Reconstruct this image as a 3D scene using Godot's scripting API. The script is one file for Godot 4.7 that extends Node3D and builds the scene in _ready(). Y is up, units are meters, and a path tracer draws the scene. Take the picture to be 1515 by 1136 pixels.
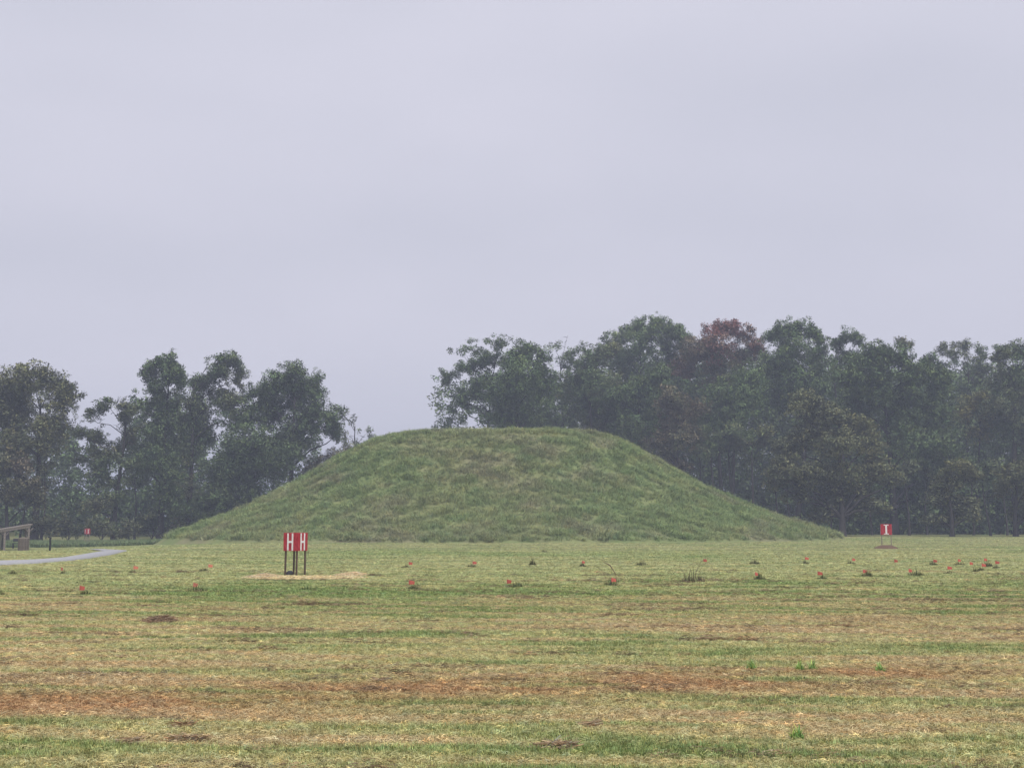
extends Node3D
# A flat-topped grassy earthwork in a mown field under an overcast, hazy sky.

const F := 1800.0          # focal length in photograph pixels (1515 x 1136)
const EYE := 1.8
const PITCH := 0.11066     # radians, the lens looks slightly up
var cam_basis := Basis(Vector3.RIGHT, PITCH)
var rng := RandomNumberGenerator.new()
var na := FastNoiseLite.new()
var nb := FastNoiseLite.new()
var nc := FastNoiseLite.new()
var M := {}
var used := {}
var leaf_v := []           # leaf cluster prototypes: vertices and normals
var leaf_n := []

# ---------------------------------------------------------------- helpers
func ray(px: float, py: float) -> Vector3:
	return cam_basis * Vector3((px - 757.5) / F, -(py - 568.0) / F, -1.0)

func at(px: float, py: float, depth: float) -> Vector3:   # point on that line of sight, depth metres away
	var d := ray(px, py)
	return Vector3(0, EYE, 0) + d * (depth / -d.z)

func on_ground(px: float, py: float) -> Vector3:          # where that line of sight meets the field
	var d := ray(px, py)
	var p := Vector3.ZERO
	var h := 0.0
	for k in 12:
		p = Vector3(0, EYE, 0) + d * ((h - EYE) / minf(d.y, -0.004))
		h = lerpf(h, field_y(p.x, p.z), 0.6)
	return Vector3(p.x, field_y(p.x, p.z), p.z)

func field_y(x: float, z: float) -> float:                # the field is level but for a shallow dip by the shelter
	var w := smoothstep(16.0, 42.0, -x) * (1.0 - smoothstep(90.0, 116.0, -x))
	return -0.75 * w * smoothstep(62.0, 96.0, -z) * (1.0 - smoothstep(135.0, 165.0, -z))

const MC := Vector2(-1.45, -119.0)
const PROFILE := [[0.0, 10.0], [6.0, 9.95], [9.0, 9.85], [11.0, 9.55], [12.6, 9.0], [14.4, 7.95], [16.4, 6.75], [20.3, 4.55], [24.1, 2.9], [27.5, 1.68], [30.5, 0.82], [31.8, 0.45], [32.7, 0.12], [33.6, -0.45], [35.5, -0.9]]
func mound_r(x: float, z: float) -> float:
	var dx := x - MC.x
	if dx < 0.0: dx *= 1.0 + 0.05 * smoothstep(15.0, 30.0, -dx)
	var dz := (z - MC.y) * 1.24
	var e := lerpf(2.8, 2.15, smoothstep(12.0, 26.0, Vector2(dx, dz).length()))   # squarer on top than at the foot
	return pow(pow(absf(dx), e) + pow(absf(dz), e), 1.0 / e)

func mound_y(x: float, z: float) -> float:
	var r := mound_r(x, z)
	var h := -0.9
	for k in PROFILE.size() - 1:
		if r < PROFILE[k + 1][0]:
			var t: float = (r - PROFILE[k][0]) / (PROFILE[k + 1][0] - PROFILE[k][0])
			var a: float = PROFILE[k][1]
			var b: float = PROFILE[k + 1][1]
			h = lerpf(a, b, t)
			break
	var e := smoothstep(35.0, 29.0, r)
	return h + (na.get_noise_2d(x * 6.0, z * 6.0) * 0.30 + nc.get_noise_2d(x * 34.0, z * 52.0) * 0.17) * e

func numbered(called: String) -> String:
	if not used.has(called):
		used[called] = 0
		return called
	used[called] += 1
	return "%s_%03d" % [called, used[called]]

func tag(o: Node, label: String, category: String, group := "", kind := "") -> void:
	o.set_meta("label", label)
	o.set_meta("category", category)
	if group: o.set_meta("group", group)
	if kind: o.set_meta("kind", kind)

func thing(called: String, label: String, category: String, where: Vector3, turn := 0.0, group := "") -> Node3D:
	var o := Node3D.new()
	o.name = numbered(called)
	add_child(o)
	o.position = where
	o.rotation.y = turn
	tag(o, label, category, group)
	return o

func obj(called: String, mesh: Mesh, m: Material, parent: Node = self) -> MeshInstance3D:
	var o := MeshInstance3D.new()
	o.name = numbered(called) if parent == self else called
	o.mesh = mesh
	o.material_override = m
	parent.add_child(o, true)
	return o

func lin(r: float, g: float, b: float) -> Color:
	return Color(r, g, b).linear_to_srgb()

func mat(c: Color, rough := 0.9, spec := 0.25) -> StandardMaterial3D:
	var m := StandardMaterial3D.new()
	m.albedo_color = c
	m.roughness = rough
	m.metallic_specular = spec
	return m

func tinted(rough := 0.9, spec := 0.2, glow := 0.0) -> StandardMaterial3D:
	var m := mat(Color.WHITE, rough, spec)
	m.vertex_color_use_as_albedo = true
	m.cull_mode = BaseMaterial3D.CULL_DISABLED
	if glow > 0.0:
		m.backlight_enabled = true
		m.backlight = Color(glow, glow, glow * 0.6)
	return m

func noisy(c1: Color, c2: Color, freq: float, scale: Vector3, rough := 0.9) -> StandardMaterial3D:
	var n := FastNoiseLite.new()
	n.seed = 11
	n.frequency = freq
	n.fractal_octaves = 4
	var t := NoiseTexture2D.new()
	t.width = 256
	t.height = 256
	t.seamless = true
	t.noise = n
	var g := Gradient.new()
	g.colors = PackedColorArray([c1, c2])
	g.offsets = PackedFloat32Array([0.25, 0.75])
	t.color_ramp = g
	var m := mat(Color.WHITE, rough)
	m.albedo_texture = t
	m.uv1_triplanar = true
	m.uv1_scale = scale
	return m

func st() -> SurfaceTool:
	var s := SurfaceTool.new()
	s.begin(Mesh.PRIMITIVE_TRIANGLES)
	return s

func quad(s: SurfaceTool, a: Vector3, b: Vector3, c: Vector3, d: Vector3) -> void:
	for p in [a, b, c, a, c, d]:
		s.add_vertex(p)

# a box with chamfered upright edges and top, centred at c
func add_box(s: SurfaceTool, c: Vector3, size: Vector3, basis := Basis(), bev := 0.0) -> void:
	var h := size * 0.5
	var b := minf(bev, minf(h.x, minf(h.y, h.z)) * 0.45)
	var rings := []
	for lv in [[-h.y, b], [-h.y + b, 0.0], [h.y - b, 0.0], [h.y, b]]:
		var y: float = lv[0]
		var i: float = lv[1]
		var ring := []
		for q in [[h.x - i, h.z - i - b], [h.x - i - b, h.z - i], [-h.x + i + b, h.z - i], [-h.x + i, h.z - i - b], [-h.x + i, -h.z + i + b], [-h.x + i + b, -h.z + i], [h.x - i - b, -h.z + i], [h.x - i, -h.z + i + b]]:
			ring.append(c + basis * Vector3(q[0], y, q[1]))
		rings.append(ring)
	for k in 3:
		for j in 8:
			quad(s, rings[k][j], rings[k][(j + 1) % 8], rings[k + 1][(j + 1) % 8], rings[k + 1][j])
	for j in range(1, 7):
		for p in [rings[3][0], rings[3][j], rings[3][j + 1]]: s.add_vertex(p)
		for p in [rings[0][0], rings[0][j + 1], rings[0][j]]: s.add_vertex(p)

func box_mesh(c: Vector3, size: Vector3, basis := Basis(), bev := 0.004) -> Mesh:
	var s := st()
	s.set_smooth_group(-1)
	add_box(s, c, size, basis, bev)
	s.generate_normals()
	return s.commit()

func add_tube(s: SurfaceTool, pts: Array, radii: Array, sides := 7) -> void:
	var rings := []
	for k in pts.size():
		var a: Vector3 = pts[maxi(k - 1, 0)]
		var b: Vector3 = pts[mini(k + 1, pts.size() - 1)]
		var d := (b - a).normalized()
		var u := d.cross(Vector3(0.31, 0.2, 0.93)).normalized()
		var v := d.cross(u)
		var ring := []
		for j in sides:
			var t := TAU * j / sides
			ring.append(pts[k] + (u * cos(t) + v * sin(t)) * radii[k])
		rings.append(ring)
	for k in pts.size() - 1:
		for j in sides:
			quad(s, rings[k][j], rings[k + 1][j], rings[k + 1][(j + 1) % sides], rings[k][(j + 1) % sides])
	var e: Vector3 = pts[-1]
	for j in sides:
		for p in [rings[-1][j], e, rings[-1][(j + 1) % sides]]: s.add_vertex(p)

func tube_mesh(pts: Array, radii: Array, sides := 8) -> Mesh:
	var s := st()
	s.set_smooth_group(0)
	add_tube(s, pts, radii, sides)
	s.generate_normals()
	return s.commit()

# ---------------------------------------------------------------- blades and tufts
# a blade: two segments, arching over
func add_blade(s: SurfaceTool, root: Vector3, yaw: float, lean: float, length: float, width: float, droop: float) -> void:
	var side := Vector3(cos(yaw), 0, sin(yaw))
	var fwd := Vector3(-sin(yaw), 0, cos(yaw))
	var d1 := (Vector3.UP * cos(lean) + fwd * sin(lean))
	var d2 := (Vector3.UP * cos(lean + droop) + fwd * sin(lean + droop))
	var m := root + d1 * length * 0.55
	var e := m + d2 * length * 0.45
	var w := side * width * 0.5
	quad(s, root - w, root + w, m + w * 0.8, m - w * 0.8)
	for p in [m - w * 0.8, m + w * 0.8, e]: s.add_vertex(p)

func tuft(blades: int, spread: float, h0: float, h1: float, w: float, lean: float, droop: float) -> ArrayMesh:
	var s := st()
	s.set_smooth_group(-1)
	for k in blades:
		var a := rng.randf() * TAU
		var r := sqrt(rng.randf()) * spread
		add_blade(s, Vector3(cos(a) * r, -0.006, sin(a) * r), rng.randf() * TAU, rng.randf() * lean, rng.randf_range(h0, h1), w * rng.randf_range(0.7, 1.3), rng.randf() * droop)
	s.generate_normals()
	return s.commit()

# cut stalks lying every way in a loose heap
func litter(n: int, spread: Vector3, l0: float, l1: float, w: float, along := 0.0) -> ArrayMesh:
	var s := st()
	s.set_smooth_group(-1)
	for k in n:
		var a := rng.randf() * TAU
		var r := sqrt(rng.randf())
		var top := (1.0 - r * r) * spread.y
		var c := Vector3(cos(a) * r * spread.x, 0.004 + rng.randf() * top, sin(a) * r * spread.z)
		var yaw := rng.randfn(0.0, 0.5) if rng.randf() < along else rng.randf() * TAU
		var d := Vector3(cos(yaw), rng.randf_range(-0.22, 0.3), sin(yaw)).normalized()
		var l := rng.randf_range(l0, l1) * 0.5
		var side := d.cross(Vector3.UP).rotated(d, rng.randf_range(-0.9, 0.9)).normalized() * w * 0.5
		var bow := Vector3.UP * l * rng.randf_range(0.0, 0.35)
		var p0 := c - d * l
		var p1 := c + d * l
		p0.y = maxf(p0.y, 0.002)
		p1.y = maxf(p1.y, 0.002)
		quad(s, p0 - side * 0.6, p0 + side * 0.6, c + bow + side, c + bow - side)
		quad(s, c + bow - side, c + bow + side, p1 + side * 0.5, p1 - side * 0.5)
	s.generate_normals()
	return s.commit()

class Bag:
	var data := PackedFloat32Array()
	var n := 0
	func add(b: Basis, o: Vector3, c: Color) -> void:
		if (n + 1) * 16 > data.size(): data.resize(maxi(16384, data.size() * 2))
		var i := n * 16
		data[i] = b.x.x; data[i + 1] = b.y.x; data[i + 2] = b.z.x; data[i + 3] = o.x
		data[i + 4] = b.x.y; data[i + 5] = b.y.y; data[i + 6] = b.z.y; data[i + 7] = o.y
		data[i + 8] = b.x.z; data[i + 9] = b.y.z; data[i + 10] = b.z.z; data[i + 11] = o.z
		data[i + 12] = c.r; data[i + 13] = c.g; data[i + 14] = c.b; data[i + 15] = 1.0
		n += 1

func scatter(called: String, mesh: Mesh, m: Material, bag: Bag, label: String, category: String) -> void:
	var mm := MultiMesh.new()
	mm.transform_format = MultiMesh.TRANSFORM_3D
	mm.use_colors = true
	mm.mesh = mesh
	mm.instance_count = bag.n
	bag.data.resize(bag.n * 16)
	mm.buffer = bag.data
	var o := MultiMeshInstance3D.new()
	o.name = numbered(called)
	o.multimesh = mm
	o.material_override = m
	add_child(o)
	tag(o, label, category, "", "stuff")

func jitter(c: Color, v: float, warm := 0.0) -> Color:
	var k := exp(rng.randfn(0.0, v))
	var w := exp(rng.randfn(0.0, warm))
	return Color(c.r * k * w, c.g * k, c.b * k / w)

# ---------------------------------------------------------------- what grows where on the field
const GREEN := Color(0.220, 0.285, 0.102)
const LUSH := Color(0.195, 0.300, 0.085)
const PALE := Color(0.425, 0.420, 0.190)
const STRAW := Color(0.560, 0.455, 0.245)
const TAN := Color(0.415, 0.305, 0.170)
const FAR_LAWN := Color(0.420, 0.475, 0.225)
const RUST := Color(0.385, 0.205, 0.105)

func mown(x: float, z: float) -> Color:
	var d := -z
	var v := z - 0.045 * x + na.get_noise_2d(x * 1.3, z * 1.3) * 0.9 + nc.get_noise_2d(x * 11.0, z * 9.0) * 0.55     # mowing runs across the view
	var s1 := na.get_noise_2d(x * 1.6, v * 24.0)
	var s2 := nb.get_noise_2d(x * 6.0, v * 75.0)
	var s3 := nc.get_noise_2d(x * 4.0, z * 4.0)
	var s4 := nc.get_noise_2d(x * 30.0 + 50.0, z * 45.0)
	var s5 := nb.get_noise_2d(x * 22.0 + 90.0, v * 190.0)
	# past the flag rows distance turns the lawn colour greener, paler, less streaked; noise breaks the edge
	var far_fade := smoothstep(-0.2, 0.2, (-v - 36.0) * 0.10 + s2 * 0.8 + s3 * 0.8 + s4 * 0.3)
	var calm := 1.0 - 0.4 * far_fade
	var dry := 0.55 + (s1 * 0.45 + s2 * 0.5 + s3 * 0.35 + s4 * 0.3 + s5 * 0.55) * calm
	# greener strip in front of the flags, drier beyond, greener again by the mound
	dry -= 0.24 * exp(-pow((d - 31.5 + x * 0.12) / 3.2, 2.0)) * smoothstep(9.0, -2.0, x)
	dry += 0.16 * exp(-pow((d - 21.0) / 4.0, 2.0))
	dry -= 0.20 * far_fade
	dry = clampf(dry, 0.0, 1.0)
	var c := GREEN.lerp(PALE, smoothstep(0.05, 0.55, dry)).lerp(STRAW, smoothstep(0.55, 1.0, dry))
	if s3 < -0.15: c = c.lerp(LUSH, smoothstep(-0.15, -0.5, s3) * 0.35)
	c = c.lerp(TAN, smoothstep(-0.25, 0.4, s2 * 0.6 + s5 * 0.7 + s1 * 0.5) * 0.65 * smoothstep(7.0, 12.0, d) * (1.0 - smoothstep(26.0, 31.0, d + maxf(x, 0.0) * -0.2)))
	c = c.lerp(FAR_LAWN, 0.42 * far_fade * clampf(0.8 + s4 * 1.2, 0.0, 1.0))
	# a rusty strip of scorched stubble crosses the foreground
	var centre := 13.3 + 0.2 * x + maxf(0.0, x) * 0.06
	var band := exp(-pow((d - centre + s3 * 0.5) / 0.95, 2.0)) * smoothstep(-0.8, 0.05, s2 + s4 * 0.6 + 0.1) * (1.0 - smoothstep(3.8, 6.5, x))
	c = c.lerp(RUST, clampf(band * 1.05, 0.0, 0.85))
	return c

func is_open(x: float, z: float) -> bool:
	return mound_r(x, z) > 32.3

# ---------------------------------------------------------------- trees
func make_leaf_clusters() -> void:
	for k in 5:
		var v := PackedVector3Array()
		var n := PackedVector3Array()
		for j in 40:
			var p := Vector3(rng.randfn(), rng.randfn() * 0.8, rng.randfn()).normalized() * pow(rng.randf(), 0.45)
			var d := (p * 0.8 + Vector3(rng.randfn(), rng.randfn() - 0.5, rng.randfn()) * 0.6).normalized()
			var side := d.cross(Vector3(rng.randfn(), rng.randfn(), rng.randfn())).normalized()
			var l := rng.randf_range(0.22, 0.50)
			var w := l * rng.randf_range(0.32, 0.5)
			var a := p - d * l * 0.4
			var q := [a - side * w, a + side * w, p + d * l * 0.6]
			var nn := side.cross(d).normalized()
			if nn.dot(p) < 0: nn = -nn
			for c in q:
				v.append(c)
				n.append(nn)
		leaf_v.append(v)
		leaf_n.append(n)

class Crown:
	var v := PackedVector3Array()
	var n := PackedVector3Array()
	var c := PackedColorArray()

func put_cluster(cr: Crown, p: Vector3, s: float, flat: float, col: Color, g := Vector3.UP) -> void:
	var b := Basis(Vector3(rng.randfn(), rng.randfn(), rng.randfn()).normalized(), rng.randf() * TAU)
	b = Basis.from_scale(Vector3(s, s * flat, s)) * b
	var k := rng.randi() % leaf_v.size()
	var vv: PackedVector3Array = leaf_v[k]
	var nn: PackedVector3Array = leaf_n[k]
	cr.v.append_array(Transform3D(b, p) * vv)
	var turned: PackedVector3Array = Transform3D(b.orthonormalized(), Vector3.ZERO) * nn
	# each leaf its own tint
	for j in vv.size() / 3:
		var q := col * rng.randf_range(0.86, 1.14)
		var face := (turned[j * 3] * 0.75 + g).normalized()       # leaves turn their faces out of the bough
		cr.n.append(face); cr.n.append(face); cr.n.append(face)
		q.a = 1.0
		cr.c.append(q); cr.c.append(q); cr.c.append(q)

func crown_mesh(cr: Crown) -> ArrayMesh:
	var a := []
	a.resize(Mesh.ARRAY_MAX)
	a[Mesh.ARRAY_VERTEX] = cr.v
	a[Mesh.ARRAY_NORMAL] = cr.n
	a[Mesh.ARRAY_COLOR] = cr.c
	var m := ArrayMesh.new()
	m.add_surface_from_arrays(Mesh.PRIMITIVE_TRIANGLES, a)
	return m

# blobs: [px, py, radius px]; a tree's crown stands at one distance, its boughs spread round that
func tree(called: String, label: String, category: String, depth: float, trunk_px: float, hue: Color, hue2: Color, dens: float, flat: float, blobs: Array, group := "", trunk_r := 0.28) -> void:
	var foot := at(trunk_px, 795.0, depth)
	foot.y = field_y(foot.x, foot.z) - 0.08
	var t := thing(called, label, category, foot, 0.0, group)
	var cr := Crown.new()
	var centres := []
	var top := -100.0
	for bl in blobs:
		var c := at(bl[0], bl[1], depth)
		var R: float = bl[2] * depth / F
		c += ray(bl[0], bl[1]) * rng.randf_range(-1.0, 1.0) * (1.2 + R * 0.7)
		c -= foot
		centres.append([c, R, bl[3] if bl.size() > 3 else hue])
		top = maxf(top, c.y)
	# boughs between neighbouring ones close the crown
	var filled := centres.duplicate()
	for i in range(1, centres.size()):
		var best := 0
		for j in i:
			if centres[i][0].distance_to(centres[j][0]) < centres[i][0].distance_to(centres[best][0]): best = j
		filled.append([centres[i][0].lerp(centres[best][0], 0.5), (centres[i][1] + centres[best][1]) * 0.42, centres[i][2]])
	for e in filled:
		var c: Vector3 = e[0]
		var R: float = e[1] * 1.22
		var nn := int(dens * (5.0 + 32.0 * R * R))
		for j in nn:
			var dir := Vector3(rng.randfn(), rng.randfn(), rng.randfn()).normalized()
			var far := pow(rng.randf(), 0.55)
			var p := c + Vector3(dir.x, dir.y * flat, dir.z) * R * far * 1.15
			if p.y < 0.5: continue
			var q := p + foot
			var clump := nc.get_noise_3d(q.x * 33.0, q.y * 42.0, q.z * 33.0)
			if clump < 0.20 * far - 0.24 + (1.0 - dens) * 0.45: continue
			var tone := nb.get_noise_3d(q.x * 14.0, q.y * 14.0, q.z * 14.0)
			var own: Color = e[2]
			var base := own.lerp(hue2, clampf(0.5 + tone * 1.5, 0.0, 1.0))
			put_cluster(cr, p, rng.randf_range(0.34, 0.66) * (1.15 - 0.35 * far), lerpf(1.0, flat, 0.6), jitter(base, 0.15, 0.05), dir)
	# trunk with limbs reaching each bough
	var s := st()
	s.set_smooth_group(0)
	var lean := Vector3(rng.randfn() * 0.04, 0, rng.randfn() * 0.04)
	var height := maxf(top * 0.86, 1.2)
	var pts := []
	var radii := []
	for k in 9:
		var u := k / 8.0
		pts.append(Vector3(lean.x * u * height + sin(u * 5.0 + trunk_px) * 0.12, u * height, lean.z * u * height + cos(u * 4.0 + trunk_px) * 0.12))
		radii.append(trunk_r * (1.0 - 0.82 * u) * (1.35 if k == 0 else 1.0) + 0.02)
	add_tube(s, pts, radii, 8)
	for e in centres:
		var c: Vector3 = e[0]
		var y0 := clampf(c.y - Vector2(c.x, c.z).length() * rng.randf_range(0.5, 0.9) - 0.5, height * 0.16, height * 0.95)
		var u := y0 / height
		var k := mini(int(u * 8.0), 7)
		var p0: Vector3 = pts[k].lerp(pts[k + 1], u * 8.0 - k)
		var r0 := trunk_r * (1.0 - 0.82 * u) * 0.5
		var p1 := p0.lerp(c, 0.4) + Vector3(0, 0.25 * c.distance_to(p0) * 0.3, 0)
		add_tube(s, [p0, p1, p0.lerp(c, 0.75) + Vector3(rng.randfn(), rng.randfn(), rng.randfn()) * 0.15, c], [r0 + 0.02, r0 * 0.7 + 0.015, r0 * 0.45 + 0.012, 0.012], 5)
		for q in 3:
			var dd: Vector3 = Vector3(rng.randfn(), rng.randfn() * 0.7 + 0.3, rng.randfn()).normalized() * e[1] * 0.9
			var b0 := p0.lerp(c, rng.randf_range(0.6, 0.95))
			add_tube(s, [b0, b0 + dd * 0.5 + Vector3(0, 0.1, 0), b0 + dd], [0.035, 0.022, 0.008], 4)
	s.generate_normals()
	obj("trunk", s.commit(), M.bark, t)
	obj("crown", crown_mesh(cr), M.leaf, t)

# ---------------------------------------------------------------- signs
func letter(which: String, size: float) -> Mesh:
	var s := st()
	s.set_smooth_group(-1)
	var h := size * (1.0 if which == "H" else 0.9)
	if which == "H":
		for k in [-1, 1]: add_box(s, Vector3(k * size * 0.165, 0, 0), Vector3(size * 0.105, h, 0.012), Basis(), 0.002)
		add_box(s, Vector3(0, 0, 0), Vector3(size * 0.222, size * 0.12, 0.012), Basis(), 0.002)
	else:
		add_box(s, Vector3.ZERO, Vector3(size * 0.16, h * 0.84, 0.012), Basis(), 0.002)
		for k in [-1, 1]: add_box(s, Vector3(0, k * h * 0.46, 0), Vector3(size * 0.46, h * 0.08, 0.012), Basis(), 0.002)
	s.generate_normals()
	return s.commit()

func box_sign(label: String, where: Vector3, turn: float, side: float, box_h: float, legs: float, which: String, wood: Material) -> Node3D:
	var t := thing("letter_sign", label, "sign", where, turn)
	for k in 4:
		var b := Basis(Vector3.UP, k * PI / 2)
		var c := b * Vector3(0, legs + box_h * 0.5, side * 0.5)
		var p := obj("panel", box_mesh(Vector3.ZERO, Vector3(side - 0.016, box_h, 0.014), Basis(), 0.003), M.red, t)
		p.position = c
		p.rotation.y = k * PI / 2
		var l := obj("letter", letter(which, side), M.white, p)
		l.position = Vector3(0, 0, 0.0105)
	for k in 4:
		var q := Vector3(side * 0.5 - 0.05, 0, side * 0.5 - 0.05).rotated(Vector3.UP, k * PI / 2)
		var p := obj("post", box_mesh(Vector3(0, (legs + box_h) * 0.5 - 0.1, 0), Vector3(0.05, legs + box_h + 0.14, 0.05), Basis(), 0.005), wood, t)
		p.position = q
		p.rotation = Vector3(rng.randfn() * 0.012, 0, rng.randfn() * 0.012)
	obj("lid", box_mesh(Vector3(0, legs + box_h - 0.03, 0), Vector3(side - 0.05, 0.012, side - 0.05)), wood, t)
	return t

func pin_flag(px: float, py_flag: float, py_base: float, label: String, group: String, faded: bool) -> void:
	var w := on_ground(px, py_base)
	var h := maxf(0.17, (py_base - py_flag) * absf(w.z) / F)
	var turn := rng.randf_range(-0.9, 0.9)
	var t := thing("pin_flag", label, "flag", w, turn, group)
	var lean := rng.randfn() * 0.055
	obj("wire", tube_mesh([Vector3(0, -0.05, 0), Vector3(lean * 0.4, h * 0.5, 0), Vector3(lean, h + 0.06, 0)], [0.0022, 0.0022, 0.0022], 6), M.wire, t)
	# a plastic pennant with a slack wave
	var s := st()
	s.set_smooth_group(0)
	var n := 6
	var L := 0.15
	var hh := 0.115
	for i in n:
		for j in 2:
			var u0 := i / float(n)
			var u1 := (i + 1) / float(n)
			var P := func(u: float, v: float, off: float) -> Vector3:
				return Vector3(lean + u * L, h + 0.055 - v * hh * (1.0 - 0.35 * u) - u * 0.035, sin(u * 6.0 + v) * 0.022 * u + off)
			for off in [0.0008, -0.0008]:
				var a: Vector3 = P.call(u0, j * 0.5, off)
				var b: Vector3 = P.call(u1, j * 0.5, off)
				var c: Vector3 = P.call(u1, j * 0.5 + 0.5, off)
				var d: Vector3 = P.call(u0, j * 0.5 + 0.5, off)
				if off < 0: quad(s, b, a, d, c)
				else: quad(s, a, b, c, d)
	s.generate_normals()
	obj("pennant", s.commit(), M.flag_faded if faded else M.flag, t)

func weed(px: float, py: float, width_px: float, height_px: float, hue: Color, label: String, group: String, stalks := 0) -> void:
	var w := on_ground(px, py)
	var k := absf(w.z) / F
	var t := thing("weed_clump", label, "weed", w, 0.0, group)
	var rx := width_px * 0.5 * k
	var h := maxf(height_px * k * 1.6, 0.15)
	var v := PackedVector3Array()
	var s := st()
	s.set_smooth_group(-1)
	for j in 150:
		var a := rng.randf() * TAU
		var r := sqrt(rng.randf())
		s.set_color(jitter(hue, 0.25, 0.12))
		add_blade(s, Vector3(cos(a) * r * rx, -0.01, sin(a) * r * rx * 0.6), rng.randf() * TAU, rng.randf() * (0.35 + 0.6 * r), h * rng.randf_range(0.4, 1.1) * (1.35 - r), 0.012, rng.randf() * 1.1)
	s.generate_normals()
	obj("leaves", s.commit(), M.blade, t)
	for j in stalks:
		var d := Vector3(rng.randf_range(-1, 1), 0, rng.randf_range(-0.4, 0.4)).normalized()
		if stalks == 2: d = Vector3(-1, 0, 0.1)
		var hh := h * (2.7 - 0.5 * j) if stalks == 2 else h * rng.randf_range(1.0, 1.6)
		var x0 := rx * (0.8 - 1.3 * j) if stalks == 2 else rx * rng.randf_range(-0.9, 0.9)
		obj("seed_stalk", tube_mesh([Vector3(x0, 0, 0), Vector3(x0, hh * 0.5, 0) + d * hh * 0.08, Vector3(x0, hh * 0.85, 0) + d * hh * 0.3, Vector3(x0, hh * 1.02, 0) + d * hh * 0.62], [0.008, 0.009, 0.018, 0.004] if stalks == 2 and j == 0 else [0.005, 0.005, 0.004, 0.003], 5), M.stalk, t)

func straw_pile(called: String, label: String, px: float, py: float, width_px: float, h: float, depth: float, hue: Color, n: int) -> void:
	var w := on_ground(px, py)
	var k := absf(w.z) / F
	var s := st()
	s.set_smooth_group(-1)
	var rx := width_px * 0.5 * k
	for j in n:
		var a := rng.randf() * TAU
		var r := sqrt(rng.randf())
		var u := cos(a) * r
		var hump := h * (1.0 - r * r) * (0.65 + 0.5 * na.get_noise_1d((u * rx + px) * 90.0))
		var c := Vector3(u * rx, 0.004 + rng.randf() * hump, sin(a) * r * depth)
		var yaw := rng.randfn(0.0, 0.7)
		var d := Vector3(cos(yaw), rng.randfn() * 0.16, sin(yaw)).normalized()
		var l := rng.randf_range(0.05, 0.13)
		var side := d.cross(Vector3.UP).normalized().rotated(d, rng.randf() * PI) * rng.randf_range(0.0018, 0.004)
		s.set_color(jitter(hue, 0.3, 0.1))
		quad(s, c - d * l - side, c - d * l + side, c + d * l + side + Vector3.UP * 0.012, c + d * l - side + Vector3.UP * 0.012)
	s.generate_normals()
	var o := obj(called, s.commit(), M.blade)
	o.position = w
	tag(o, label, "straw")

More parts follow.
